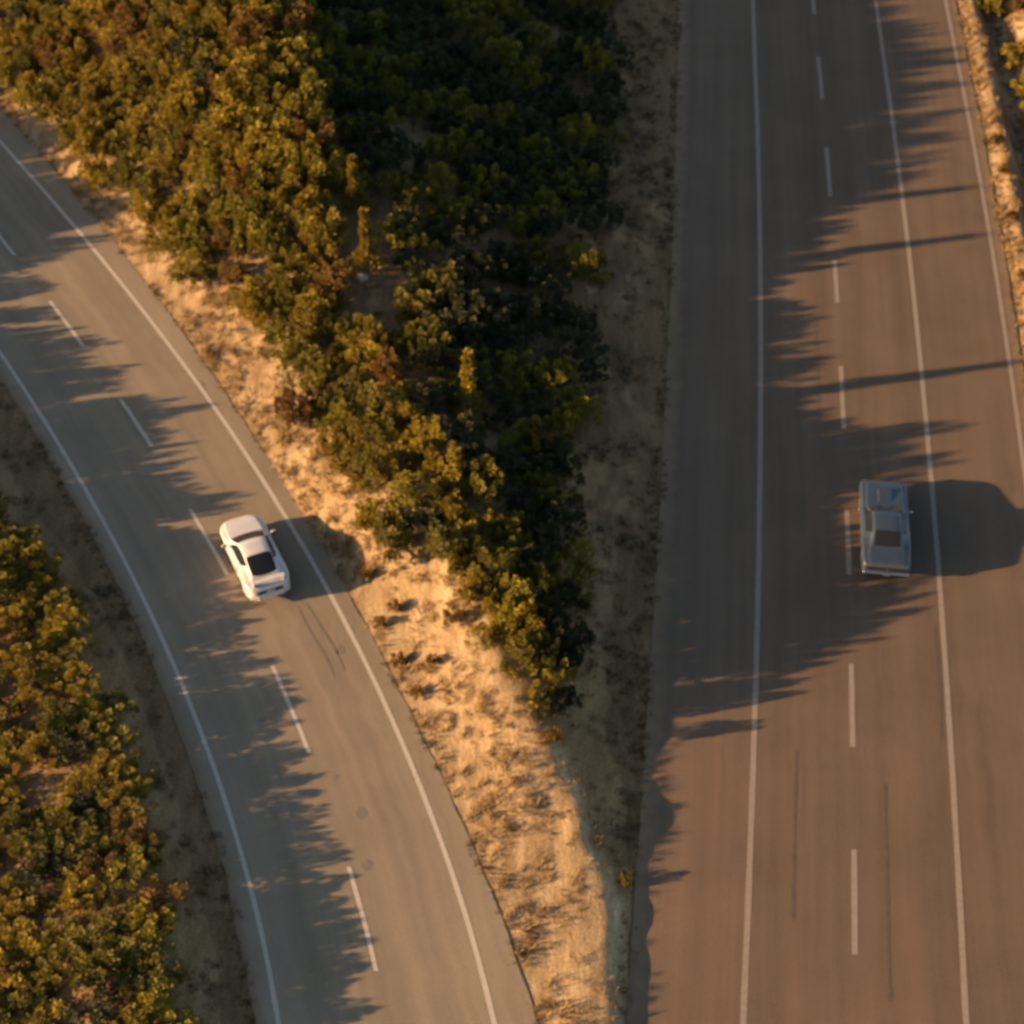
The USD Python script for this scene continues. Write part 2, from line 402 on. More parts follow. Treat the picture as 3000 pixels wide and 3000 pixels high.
# tyre marks and stains on the curving road
def mark(parent, pts, w, z):
    p = np.array(pts, float)
    t = np.linspace(0, 1, 24)
    s = np.linspace(0, 1, len(p))
    P = np.stack([PchipInterpolator(s, p[:, k])(t) for k in (0, 1)], -1)
    d = np.gradient(P, axis=0); d /= np.linalg.norm(d, axis=1, keepdims=True)
    nrm = np.stack([-d[:, 1], d[:, 0]], -1)
    wid = w * np.sin(np.pi * np.clip(t * .96 + .02, 0, 1)) ** .4 / 2
    A, B = P + nrm * wid[:, None], P - nrm * wid[:, None]
    V = np.concatenate([np.c_[A, np.full(24, z)], np.c_[B, np.full(24, z)]])
    i = np.arange(23)
    F = np.stack([i, i + 1, i + 25, i + 24], -1)
    return obj('tyre_mark', (V, F[:, ::-1]), 'tyre_mark_rubber', parent)


mark(road_l, [(-8.15, -5.2), (-7.5, -6.6), (-6.95, -7.6), (-6.55, -8.6)], 0.11, 0.003)
mark(road_l, [(-7.9, -4.9), (-7.2, -6.2), (-6.65, -7.2), (-6.2, -8.3)], 0.10, 0.003)
rs = np.random.default_rng(5)
for cx_, cy_, r_ in [(-5.2, -14.7, .22), (-4.9, -16.9, .25), (-6.4, -7.3, .14), (-6.2, -13.2, .12), (-13.4, 7.8, .16), (-9.0, -10.6, .13)]:
    th = np.linspace(0, 2 * np.pi, 15)[:-1]
    rr = r_ * (1 + .35 * rs.standard_normal(14).cumsum() * .15 + .12 * rs.standard_normal(14))
    V = np.vstack([[cx_, cy_, .003], np.c_[cx_ + rr * np.cos(th), cy_ + 1.3 * rr * np.sin(th), np.full(14, .003)]])
    obj('oil_patch', tri(V, [(0, 1 + k, 1 + (k + 1) % 14) for k in range(14)]), 'oil_stain', road_l)


# ------------------------------------------------------------------ cars
class Shell:
    """A car skin lofted from key stations: columns are y, then (x, z) of nine points of the half section from floor centre to roof centre."""

    def __init__(self, keys):
        rows = np.array(sorted(keys), float)
        self.y0, self.y1 = rows[0, 0], rows[-1, 0]
        pts = []
        for y, W, zb, zs, zt, C in rows[:, :6]:
            rise = zt - zs
            pts.append([(0, zb), (.78 * W, zb), (.965 * W, zb + .07), (W, zb + .5 * (zs - zb)), (.985 * W, zs - .07), (.93 * W, zs),
                        (.90 * C + .10 * W * .93, zs + .30 * rise), (C * .93, zs + .86 * rise), (C * .55, zs + .98 * rise), (0, zt)])
        self.f = PchipInterpolator(rows[:, 0], np.array(pts))

    def S(self, y, t):
        """y, t in 0..9 -> points on the +x side."""
        P = self.f(y)                       # (n, 10, 2)
        out = np.empty((len(y), 3))
        for i in range(len(y)):
            pass
        k = np.clip(np.floor(t).astype(int), 0, 8)
        u = t - k
        def g(j):
            j = np.clip(j, 0, 9)
            return P[np.arange(len(y)), j]
        p0, p1, p2, p3 = g(k - 1), g(k), g(k + 1), g(k + 2)
        p0 = np.where((k == 0)[:, None], p1 * [1, 1] - (p2 - p1), p0)
        p3 = np.where((k == 8)[:, None], p2 * [1, 1] + [1, 0] * (p2 - p1), p3)
        m1, m2 = .38 * (p2 - p0), .38 * (p3 - p1)
        u = u[:, None]
        h = (2 * u**3 - 3 * u**2 + 1) * p1 + (u**3 - 2 * u**2 + u) * m1 + (-2 * u**3 + 3 * u**2) * p2 + (u**3 - u**2) * m2
        out[:, 0], out[:, 1], out[:, 2] = np.maximum(h[:, 0], 0), y, h[:, 1]
        return out

    def body(self, wheels, wr):
        n, sub = 84, 4
        e = (1 - np.cos(np.linspace(0, np.pi, n))) / 2
        yy = self.y0 + (self.y1 - self.y0) * (0.35 * e + 0.65 * np.linspace(0, 1, n))
        tt = np.linspace(0, 9, 9 * sub + 1)
        ring = []
        for y in yy:
            r = self.S(np.full(len(tt), y), tt)
            l = r[-2:0:-1] * [-1, 1, 1]
            ring.append(np.vstack([r, l]))
        V = np.array(ring)
        m = V.shape[1]
        I = np.arange(n * m).reshape(n, m)
        J = np.roll(I, -1, 1)
        F = [np.stack([I[:-1], J[:-1], J[1:]], -1).reshape(-1, 3), np.stack([I[:-1], J[1:], I[1:]], -1).reshape(-1, 3)]
        V = V.reshape(-1, 3)
        a, b = len(V), len(V) + 1
        V = np.vstack([V, V[I[0]].mean(0), V[I[-1]].mean(0)])
        F.append(np.stack([np.full(m, a), J[0], I[0]], -1)); F.append(np.stack([np.full(m, b), I[-1], J[-1]], -1))
        F = np.vstack(F)
        M = trimesh.Trimesh(V, F, process=True)
        if M.volume < 0:
            M.invert()
        M = manifold3d.Manifold(manifold3d.Mesh(M.vertices.astype(np.float32), M.faces.astype(np.uint32)))
        for (y, z) in wheels:
            for s in (-1, 1):
                c = manifold3d.Manifold.cylinder(0.5, wr, wr, 28, True).rotate((0, 90, 0)).translate((s * 0.92, y, z))
                M = M - c
        return M

    def patch(self, ya, yb, ta, tb, off=0.006, n=12, round_=0.3, mirror=False, both=False, skew=0.0, taper=0.0):
        """A panel lying on the skin: rounded rectangle in (y, t); both = across the roof centre."""
        a = np.linspace(-1, 1, n)
        A, B = np.meshgrid(a, a)
        k = round_
        Y = A * np.sqrt(1 - k * B**2 / 2); T = B * np.sqrt(1 - k * A**2 / 2)
        y = (ya + yb) / 2 + Y * (yb - ya) / 2
        if both:       # T runs across from -x to +x
            t = 9 - (9 - ta) * np.abs(T) * (1 + taper * Y)
            sgn = np.where(T < 0, -1.0, 1.0)
            y = y + skew * (1 - T * T)
        else:
            t = (ta + tb) / 2 + T * (tb - ta) / 2 * (1 + taper * Y)
            y = y + skew * T
            sgn = np.full_like(t, -1.0 if mirror else 1.0)
        y = np.clip(y, self.y0 + .01, self.y1 - .01)
        def at(y, t):
            return self.S(y.ravel(), np.clip(t, 0, 9).ravel())
        P = at(y, t); du = at(y + .01, t) - at(y - .01, t); dv = at(y, t + .02) - at(y, t - .02)
        nn = np.cross(du, dv)
        flip = np.where(nn[:, 0:1] * 0.3 + nn[:, 2:3] < 0, -1, 1) if (ta > 5.5) else np.where(nn[:, 0:1] < 0, -1, 1)
        nn = nn * flip
        nn /= np.linalg.norm(nn, axis=1, keepdims=True) + 1e-9
        centre = t.ravel() > 8.97
        nn[centre] = nn[centre] * [0, 1, 1]
        P = P + nn * off
        P[:, 0] *= sgn.ravel()
        I = np.arange(n * n).reshape(n, n)
        F = np.stack([I[:-1, :-1], I[:-1, 1:], I[1:, 1:], I[1:, :-1]], -1).reshape(-1, 4)
        if mirror:
            F = F[:, ::-1]
        v1 = P[F[len(F) // 2]]
        nrm = np.cross(v1[1] - v1[0], v1[2] - v1[1])
        want = np.array([0, 0, 1.0]) if both else np.array([-1.0 if mirror else 1.0, 0, .3])
        if nrm @ want < 0:
            F = F[:, ::-1]
        return (P, F)


def wheel(parent, x, y, r, w, side):
    prof = np.array([(r * .62, -w / 2), (r * .90, -w / 2), (r, -w * .34), (r, w * .34), (r * .90, w / 2), (r * .62, w / 2)])
    tyre = trimesh.creation.revolve(np.vstack([prof, prof[:1]]), sections=28)
    R = trimesh.transformations.rotation_matrix(np.pi / 2, (0, 1, 0))
    tyre.apply_transform(R); tyre.apply_translation((x, y, r))
    t = obj('wheel', tyre, 'tyre_rubber', parent, smooth=40)
    parts = [trimesh.creation.cylinder(r * .16, w * .8, sections=16), trimesh.creation.annulus(r * .54, r * .64, w * .86, sections=28)]
    for k in range(5):
        b = trimesh.creation.box((r * .5, r * .13, w * .5))
        b.apply_translation((r * .33, 0, w * .1 * side))
        b.apply_transform(trimesh.transformations.rotation_matrix(k * 2 * np.pi / 5, (0, 0, 1)))
        parts.append(b)
    rim = cat_mesh(parts); rim.apply_transform(R); rim.apply_translation((x, y, r))
    obj('rim', rim, 'rim_metal', t, smooth=30)


def rbox(size, loc, r=0.02, rot=None):
    sx, sy, sz = (s / 2 - r for s in size)
    s = manifold3d.Manifold.sphere(r, 10)
    M = manifold3d.Manifold.batch_hull([s.translate((a * sx, b * sy, c * sz)) for a in (-1, 1) for b in (-1, 1) for c in (-1, 1)])
    if rot is not None:
        M = M.rotate(rot)
    return M.translate(loc)


def mani_cat(ms):
    out = ms[0]
    for m in ms[1:]:
        out = out + m
    return out


def heading(dx_dy):
    return -math.atan(dx_dy)


# --- white sports coupe
SP = Shell([  # y, half width, floor, shoulder, centre top, cabin half width
    (2.27, .26, .29, .45, .50, .20), (2.22, .46, .24, .53, .58, .36), (2.06, .68, .20, .61, .66, .52), (1.80, .835, .17, .675, .735, .66), (1.35, .905, .165, .745, .800, .70),
    (0.86, .895, .165, .800, .875, .72), (0.50, .885, .165, .815, 1.04, .66), (0.10, .88, .165, .83, 1.215, .575), (-.15, .88, .165, .84, 1.262, .555), (-.62, .885, .165, .86, 1.265, .55),
    (-1.05, .90, .165, .875, 1.17, .545), (-1.45, .91, .17, .88, 1.04, .56), (-1.78, .90, .18, .875, .945, .60), (-2.00, .85, .21, .85, .895, .60), (-2.17, .74, .25, .80, .85, .54),
    (-2.27, .56, .30, .70, .76, .42)])
wc = thing('sports_car', 'white rounded sports coupe driving along the curving road', 'car', (-10.06, -2.84, 0.004), heading(-0.43), (1.0, .955, 1.0))
obj('body', SP.body([(1.27, .32), (-1.28, .33)], .37), 'white_car_paint', wc, smooth=38)
obj('windshield', SP.patch(.14, .80, 7.05, 9, both=True, skew=.10, taper=.0, n=16, round_=.25), 'car_glass', wc, smooth=True)
obj('rear_window', SP.patch(-1.66, -.72, 7.1, 9, both=True, skew=-.05, taper=.06, n=16, round_=.42), 'car_glass', wc, smooth=True)
for mir in (False, True):
    obj('side_window', SP.patch(-.98, .42, 5.35, 6.8, mirror=mir, skew=-.13, n=12, round_=.5), 'car_glass', wc, smooth=True)
    d = obj('door', SP.patch(-.62, .78, 2.3, 5.0, off=.005, mirror=mir, n=10, round_=.12), 'white_car_paint', wc, smooth=True)
    s = -1 if mir else 1
    obj('handle', rbox((.03, .20, .035), (s * .893, -.45, .70), .012), 'white_car_paint', d, smooth=40)
    mb = obj('side_mirror', mani_cat([rbox((.20, .11, .13), (s * 1.0, .50, .93), .045), rbox((.14, .05, .04), (s * .90, .50, .885), .015)]), 'white_car_paint', wc, smooth=45)
    obj('mirror_glass', rbox((.15, .012, .09), (s * 1.0, .442, .93), .005), 'car_glass', mb)
    obj('headlight', SP.patch(1.72, 2.14, 5.1, 7.2, mirror=mir, n=9, round_=.6, skew=-.05), 'clear_lens', wc, smooth=True)
    obj('side_vent', SP.patch(-.86, -.70, 3.2, 4.6, mirror=mir, off=.007, n=6, round_=.3), 'black_trim', wc, smooth=True)
    for yy_ in (1.27, -1.28):
        wheel(wc, s * .77, yy_, .325, .235, s)
    for k in range(2):
        c = trimesh.creation.cylinder(.062, .03, sections=20)
        c.apply_transform(trimesh.transformations.rotation_matrix(np.pi / 2, (1, 0, 0)))
        c.apply_translation((s * (.29 + .135 * k), -2.268, .60))
        obj('taillight', c, 'red_lens', wc, smooth=30)
lp = obj('rear_panel', rbox((1.02, .05, .19), (0, -2.25, .60), .02), 'black_trim', wc, smooth=40)
obj('number_plate', rbox((.32, .02, .14), (0, -2.288, .59), .006), 'plate_white', lp)
obj('rear_bumper', mani_cat([rbox((1.06, .12, .22), (0, -2.26, .36), .05)] + [rbox((.36, .12, .22), (s * .63, -2.19, .36), .05, (0, 0, s * 24)) for s in (-1, 1)]), 'white_car_paint', wc, smooth=45)
obj('front_intake', rbox((.56, .06, .12), (0, 2.245, .34), .025), 'black_trim', wc, smooth=40)
sp = [rbox((1.30, .24, .035), (0, -2.10, 1.085), .014, (-6, 0, 0))] + [rbox((.05, .20, .24), (s * .60, -2.08, .965), .018) for s in (-1, 1)]
obj('spoiler', mani_cat(sp), 'white_car_paint', wc, smooth=40)
for s in (-1, 1):
    c = trimesh.creation.annulus(.036, .048, .12, sections=18)
    c.apply_transform(trimesh.transformations.rotation_matrix(np.pi / 2, (1, 0, 0))); c.apply_translation((s * .46, -2.30, .27))
    obj('exhaust_tip', c, 'chrome', wc, smooth=40)
for s in (-1, 1):
    w = rbox((.5, .016, .012), (s * .26, .83, .895), .005, (0, s * 3, s * -8))
    obj('wiper', w, 'black_trim', wc)

for mir in (False, True):
    obj('hood_gap', SP.patch(.92, 2.0, 5.86, 5.93, off=.003, mirror=mir, n=10, round_=.0), 'black_trim', wc, smooth=True)
obj('hood_gap', SP.patch(.905, .918, 6.2, 9, off=.003, both=True, n=12, round_=.0), 'black_trim', wc, smooth=True)
obj('hatch_gap', SP.patch(-1.765, -1.75, 6.5, 9, off=.003, both=True, n=12, round_=.0), 'black_trim', wc, smooth=True)

# --- blue muscle car
MC = Shell([
    (2.62, .80, .34, .60, .63, .58), (2.58, .92, .29, .72, .745, .66), (2.40, .955, .25, .78, .815, .70), (1.75, .965, .22, .84, .885, .74), (1.05, .965, .21, .885, .945, .76),
    (.78, .965, .21, .895, .975, .76), (.45, .965, .21, .90, 1.14, .69), (.06, .965, .21, .905, 1.325, .62), (-.2, .965, .21, .91, 1.35, .61), (-.75, .97, .21, .925, 1.345, .61),
    (-1.02, .975, .21, .935, 1.29, .615), (-1.35, .98, .22, .94, 1.14, .63), (-1.68, .975, .23, .94, 1.0, .68), (-2.0, .965, .25, .925, .965, .72), (-2.45, .945, .29, .90, .93, .72),
    (-2.58, .92, .32, .86, .885, .70), (-2.63, .86, .36, .80, .82, .64)])
bc = thing('muscle_car', 'boxy dark blue hardtop car in the tree shade of the straight road', 'car', (14.70, -1.40, 0.010), heading(0.115), (.97, .93, 1.0))
obj('body', MC.body([(1.48, .33), (-1.45, .34)], .385), 'blue_car_paint', bc, smooth=34)
obj('windshield', MC.patch(.10, .74, 6.9, 9, both=True, skew=.05, n=14, round_=.12), 'car_glass', bc, smooth=True)
obj('rear_window', MC.patch(-1.62, -.98, 7.45, 9, both=True, skew=-.02, n=14, round_=.15), 'car_glass', bc, smooth=True)
obj('hood_scoop', rbox((.56, .80, .10), (0, 1.55, .90), .04), 'blue_car_paint', bc, smooth=40)
obj('front_bumper', rbox((1.80, .12, .15), (0, 2.66, .50), .05), 'chrome', bc, smooth=45)
obj('grille', rbox((1.58, .06, .17), (0, 2.615, .665), .02), 'black_trim', bc, smooth=40)
obj('rear_bumper', rbox((1.82, .12, .14), (0, -2.67, .50), .05), 'chrome', bc, smooth=45)
for mir in (False, True):
    s = -1 if mir else 1
    obj('side_window', MC.patch(-.92, .48, 5.35, 6.8, mirror=mir, skew=-.14, n=12, round_=.2), 'car_glass', bc, smooth=True)
    d = obj('door', MC.patch(-.62, .80, 2.2, 5.0, off=.005, mirror=mir, n=10, round_=.08), 'blue_car_paint', bc, smooth=True)
    obj('handle', rbox((.025, .16, .03), (s * .972, -.48, .80), .01), 'chrome', d, smooth=40)
    obj('side_mirror', mani_cat([rbox((.13, .09, .09), (s * 1.04, .55, .98), .03), rbox((.10, .03, .03), (s * .975, .55, .94), .01)]), 'chrome', bc, smooth=45)
    obj('headlight', rbox((.30, .05, .13), (s * .62, 2.63, .665), .02), 'clear_lens', bc, smooth=40)
    obj('taillight', rbox((.72, .05, .12), (s * .42, -2.635, .70), .02), 'red_lens', bc, smooth=40)
    for yy_ in (1.48, -1.45):
        wheel(bc, s * .82, yy_, .345, .25, s)
    obj('wiper', rbox((.5, .016, .012), (s * .28, .80, .995), .005, (0, s * 3, s * -5)), 'black_trim', bc)
obj('deck_lid', MC.patch(-2.44, -1.78, 7.6, 9, off=.004, both=True, n=10, round_=.05), 'blue_car_paint', bc, smooth=True)
obj('number_plate', rbox((.30, .02, .14), (0, -2.745, .50), .006), 'dim_plate', bc)


# ------------------------------------------------------------------ plants
def leaf_faces(base, direc, length, width, rng):
    """Diamond leaves, folded a little: two triangles each."""
    n = len(base)
    direc = direc / np.linalg.norm(direc, axis=1, keepdims=True)
    side = np.cross(direc, rng.standard_normal((n, 3))); side /= np.linalg.norm(side, axis=1, keepdims=True) + 1e-9
    mid = base + direc * length[:, None] * .5
    a, b = mid + side * width[:, None] / 2, mid - side * width[:, None] / 2
    up = np.cross(side, direc) * width[:, None] * .22
    V = np.stack([base, a + up, base + direc * length[:, None], b + up], 1).reshape(-1, 3)
    i = np.arange(n)[:, None] * 4
    F = np.concatenate([i + [0, 1, 2], i + [0, 2, 3]])
    return V, F


def limb(p0, p1, r0, r1, sides=6):
    p0, p1 = np.asarray(p0, float), np.asarray(p1, float)
    d = p1 - p0; d /= np.linalg.norm(d)
    u = np.cross(d, [.3, .9, .2]); u /= np.linalg.norm(u); w = np.cross(d, u)
    th = np.arange(sides) * 2 * np.pi / sides
    ring = np.cos(th)[:, None] * u + np.sin(th)[:, None] * w
    V = np.vstack([p0 + ring * r0, p1 + ring * r1])
    k = np.arange(sides)
    F = np.vstack([np.stack([k, (k + 1) % sides, (k + 1) % sides + sides], -1), np.stack([k, (k + 1) % sides + sides, k + sides], -1)])
    return tri(V, F)


def bush_meshes(rng, R, H, clumps, per, upright=.95):
    """Trunk with limbs, and a crown of upright flame-shaped leaf clumps with gaps between them."""
    trunk = [limb((0, 0, -.25), (0.03, 0, H * .3), .07, .05)]
    LV, LF, off = [], [], 0
    for k in range(clumps):
        a = rng.uniform(0, 2 * np.pi)
        h = rng.uniform(0, 1)
        rr = R * math.sqrt(max(0, 1 - (h * .92) ** 2)) * rng.uniform(.55, 1.0)
        c = np.array([rr * math.cos(a), rr * math.sin(a), H * (.04 + .72 * h)])
        if k < 5:
            c = np.array([rr * .35 * math.cos(a), rr * .35 * math.sin(a), H * (.05 + .08 * k)])
        L = H * rng.uniform(.30, .48); rad = R * rng.uniform(.20, .34)
        ax = np.array([c[0] / R * .5, c[1] / R * .5, upright + .3]) + rng.standard_normal(3) * .14
        ax /= np.linalg.norm(ax)
        trunk.append(limb((0.02, 0, H * .22), c + ax * L * .25, .03, .012, 4))
        u = rng.uniform(0, 1, per) ** .8
        rad_u = rad * np.sqrt(np.clip(1 - u, 0, 1)) * np.clip(.35 + u * 3, 0, 1)
        th = rng.uniform(0, 2 * np.pi, per)
        e1 = np.cross(ax, [.2, .5, .8]); e1 /= np.linalg.norm(e1); e2 = np.cross(ax, e1)
        radial = np.cos(th)[:, None] * e1 + np.sin(th)[:, None] * e2
        q = rng.uniform(.45, 1, per)
        base = c + ax * (u * L)[:, None] + radial * (rad_u * q)[:, None]
        direc = ax * .9 + radial * .6 + rng.standard_normal((per, 3)) * .28
        V, F = leaf_faces(base, direc, rng.uniform(.09, .17, per), rng.uniform(.055, .10, per), rng)
        LV.append(V); LF.append(F + off); off += len(V)
    return cat_mesh(trunk), tri(np.vstack(LV), np.vstack(LF))


def spire_meshes(rng, H, R, n, tip):
    """Slender pointed tree: full foot, then a thin leader of the last 'tip' metres."""
    trunk = [limb((0, 0, -.3), (0, 0, H * .6), .09, .05), limb((0, 0, H * .6), (0.02, 0, H * .995), .05, .012)]
    u = rng.uniform(0.08, 1, n)
    z = u * H
    body = np.where(z < H - tip, R * np.sqrt(np.clip(1 - (z / (H - tip)) ** 2 * .8, 0, 1)), R * .42 * np.clip((H - z) / tip, .12, 1) ** .55)
    th = rng.uniform(0, 2 * np.pi, n)
    radial = np.stack([np.cos(th), np.sin(th), np.zeros(n)], -1)
    lump = .25 + 1.35 * meshkit.noise(np.stack([np.cos(th) * 1.5, np.sin(th) * 1.5, z * 2.2], -1), 3)
    base = radial * (body * lump * rng.uniform(.3, 1, n))[:, None]; base[:, 2] = z - .12
    direc = radial * .6 + [0, 0, .8] + rng.standard_normal((n, 3)) * .25
    V, F = leaf_faces(base, direc, rng.uniform(.14, .26, n), rng.uniform(.06, .11, n), rng)
    return cat_mesh(trunk), tri(V, F)


rng = np.random.default_rng(11)
protos = {}     # kind -> list of [trunk mesh, crown mesh, first prim or None]
for kind, count in (('olive_leaf', 5), ('golden_leaf', 4), ('rust_leaf', 3), ('dark_leaf', 3)):
    protos[kind] = [[*bush_meshes(rng, 1.0, 1.6, int(rng.integers(26, 34)), 95), None] for _ in range(count)]


def plant_bush(name, kind, x, y, scale, zs, label, cat='shrub', group=None):
    v = protos[kind][int(rng.integers(len(protos[kind])))]
    z = float(ground_z(np.array([x]), np.array([y]))[0])
    rz = float(rng.uniform(0, 6.28))
    if v[2] is None:
        t = thing(name, label, cat, (x, y, z), rz, (scale, scale, zs), group)
        obj('trunk', v[0], 'bark', t)
        obj('crown', v[1], kind, t)
        v[2] = t
        return t
    return dup(v[2], name, label, cat, (x, y, z), rz, (scale, scale, zs), group)


def scatter(n, box, ok, gap, seed):
    r = np.random.default_rng(seed)
    out = []
    for _ in range(n * 60):
        if len(out) >= n:
            break
        x, y = r.uniform(box[0], box[1]), r.uniform(box[2], box[3])
        k = ok(x, y)
        if not k:
            continue
        gp = gap * k
        if all((x - a) ** 2 + (y - b) ** 2 > gp * gp for a, b in out):
            out.append((x, y))
    return out


def nz(x, y, s, seed):
    return float(meshkit.fbm(np.array([x * s, y * s, 0.0]), 3, seed=seed))


# thicket on the left of the curving road
LOOK = {'olive_leaf': 'olive green', 'golden_leaf': 'golden yellow', 'rust_leaf': 'rust brown', 'dark_leaf': 'dark green'}


def size_word(s):
    return 'small' if s < .75 else 'large' if s > 1.0 else 'mid-sized'


def in_left(x, y):
    d = float(x_LW(y)) - x
    marg = 1.7 + 1.2 * nz(x, y, .3, 31) + 2.4 * float(sstep(-6, 4, y))
    return (.8 if d < marg + 1.7 else 1.05) if marg < d < 12.5 and -26 < y < 44 and x > -46 else 0


for x, y in scatter(300, (-46, -6, -26, 44), in_left, 1.0, 41):
    d = float(x_LW(y)) - x
    edge = d < 4.4 + 1.4 * float(sstep(-6, 4, y))
    kind = rng.choice(['olive_leaf', 'golden_leaf', 'rust_leaf', 'dark_leaf'], p=[.42, .45, .08, .05])
    tall = (.50 + .14 * float(sstep(-14, -8, y)) + .22 * float(sstep(-8, 0, y))) * (1 + .75 * float(sstep(13, 16, y)))
    s = rng.uniform(.65, 1.1) * (1 + .3 * float(sstep(13, 16, y)))
    span = 'below the white car' if y < -6 else 'opposite the white car' if y < 3 else 'above the white car'
    if edge:
        s *= .86
        plant_bush('shrub', kind, x, y, s, rng.uniform(.5, .85) * tall, f'{size_word(s)} {LOOK[kind]} shrub on the left thicket edge, {span}', group=f'{size_word(s)} {LOOK[kind]} shrubs on the edge of the left thicket {span}')
    else:
        plant_bush('shrub', kind, x, y, s, rng.uniform(.75, 1.25) * tall, f'{size_word(s)} {LOOK[kind]} shrub deep in the left thicket, {span}', group=f'{size_word(s)} {LOOK[kind]} shrubs deep in the left thicket {span}')


# the wedge between the roads
K = 1 / math.tan(SUN_ELEV)
TIPS = [((22.15, 9.3), 4.75), ((22.36, 18.6), 5.7), ((22.64, 22.5), 5.9)]
SPIRES = [(t[0] + TO_SUN[0] * K * h, t[1] + TO_SUN[1] * K * h) for t, h in TIPS]
SPIRES += [(x + .3 * k, y - 1.0 * k) for x, y in SPIRES for k in (1, 2)]


def wedge_pos(x, y):
    er, ew = float(x_ER(y)), float(x_EW(y))
    return x - er, ew - x, ew - er, x - float(crest_x(np.clip(y, -40, 110)))


def in_sunny(x, y):
    a, b, w, c = wedge_pos(x, y)
    m = .7 + 1.3 * nz(x, y, .22, 51) + 1.0 * float(sstep(16, 8, y))
    if any((x - u) ** 2 + (y - v) ** 2 < 2.6 for u, v in SPIRES):
        return 0
    if 5 < y < 15:
        m += 1.3 * math.sin((y - 5) / 10 * math.pi)
    return 1.0 if y > -4.3 and a > m and b > 4.0 and c < 2.6 else 0


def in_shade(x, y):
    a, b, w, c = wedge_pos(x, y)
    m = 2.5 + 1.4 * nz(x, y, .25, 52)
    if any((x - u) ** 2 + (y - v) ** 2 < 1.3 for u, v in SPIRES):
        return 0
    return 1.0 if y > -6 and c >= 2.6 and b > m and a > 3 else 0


def wedge_span(y):
    return 'level with the white car' if y < 1 else 'just above the white car' if y < 8 else 'beside the bare straw bank' if y < 16 else 'towards the far end'


for x, y in scatter(290, (-40, 6, -5, 45), in_sunny, 1.02, 43):
    a, b, w, c = wedge_pos(x, y)
    kind = rng.choice(['olive_leaf', 'golden_leaf', 'rust_leaf', 'dark_leaf'], p=[.44, .44, .09, .03])
    up = float(sstep(12, 18, y)) * float(sstep(-5, -1, c))
    s = rng.uniform(.65, 1.0) + .35 * up
    where = 'along the crest between the roads' if c > -2 else 'on the sunlit slope between the roads'
    plant_bush('bush', kind, x, y, s, rng.uniform(.65, 1.1) + .4 * up, f'{size_word(s)} {LOOK[kind]} bush {where}, {wedge_span(y)}', cat='bush', group=f'{size_word(s)} {LOOK[kind]} bushes {where} {wedge_span(y)}')
# the hollow itself is one dark mass in which no single bush can be told apart
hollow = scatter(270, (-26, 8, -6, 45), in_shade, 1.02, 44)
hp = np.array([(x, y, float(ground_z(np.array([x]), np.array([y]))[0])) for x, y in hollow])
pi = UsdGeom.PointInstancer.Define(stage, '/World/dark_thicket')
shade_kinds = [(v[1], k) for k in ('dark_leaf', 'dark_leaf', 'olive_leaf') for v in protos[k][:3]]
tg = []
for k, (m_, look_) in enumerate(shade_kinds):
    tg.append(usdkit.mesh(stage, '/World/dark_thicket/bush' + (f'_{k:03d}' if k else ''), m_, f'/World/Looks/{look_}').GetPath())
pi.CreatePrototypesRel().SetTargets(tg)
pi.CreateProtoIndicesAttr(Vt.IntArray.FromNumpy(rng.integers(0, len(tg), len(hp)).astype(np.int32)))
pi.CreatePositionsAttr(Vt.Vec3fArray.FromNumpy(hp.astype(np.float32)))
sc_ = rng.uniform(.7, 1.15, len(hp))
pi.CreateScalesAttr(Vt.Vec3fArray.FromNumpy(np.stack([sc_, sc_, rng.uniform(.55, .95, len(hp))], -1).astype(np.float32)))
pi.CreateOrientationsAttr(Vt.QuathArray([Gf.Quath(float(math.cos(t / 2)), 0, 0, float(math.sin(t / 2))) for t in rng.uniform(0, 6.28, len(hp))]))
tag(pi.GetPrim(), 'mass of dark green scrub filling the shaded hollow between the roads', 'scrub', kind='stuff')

# low bushes on the narrow end of the wedge
for k, (x, y, s, h, kind) in enumerate([(-1.0, -8.2, .55, .6, 'golden_leaf'), (.4, -9.2, .75, .85, 'olive_leaf'), (1.2, -7.2, .85, 1.0, 'dark_leaf'), (.0, -6.7, .8, 1.0, 'olive_leaf'), (2.1, -8.8, .55, .6, 'dark_leaf'), (-.6, -5.3, .9, 1.05, 'olive_leaf'), (.6, -8.0, .85, 1.05, 'golden_leaf'), (1.5, -8.4, .8, .95, 'dark_leaf'), (.9, -6.0, .9, 1.0, 'olive_leaf'), (.2, -7.6, .8, 1.0, 'olive_leaf'), (1.6, -9.7, .7, .75, 'olive_leaf'), (1.3, -10.9, .6, .6, 'dark_leaf'), (-1.1, -6.4, .8, .9, 'golden_leaf'), (2.3, -7.6, .7, .7, 'dark_leaf'), (1.9, -5.9, .8, .8, 'dark_leaf'), (-1.6, -4.6, .7, .8, 'golden_leaf'),
                                        (1.0, -10.6, .5, .5, 'golden_leaf'), (2.0, -10.4, .5, .45, 'dark_leaf'), (-.2, -7.4, .55, .6, 'golden_leaf'), (1.4, -12.3, .38, .35, 'rust_leaf'), (-2.2, -6.8, .4, .45, 'rust_leaf')]):
    plant_bush('low_bush', kind, x, y, s, h, 'low scrubby bush on the narrowing dry grass end of the wedge', cat='bush', group='low bushes on the narrow end of the wedge')
for dx, y in [(.5, -6.2), (.45, -8.0), (.5, -9.6), (1.3, -5.6), (1.6, -8.4), (1.0, -3.8)]:
    plant_bush('tussock', 'rust_leaf', float(x_ER(y)) + dx, y, .26, .28, 'small brown tussock at the edge of the dry grass beside the curving road', cat='tussock', group='brown tussocks along the grass edge')
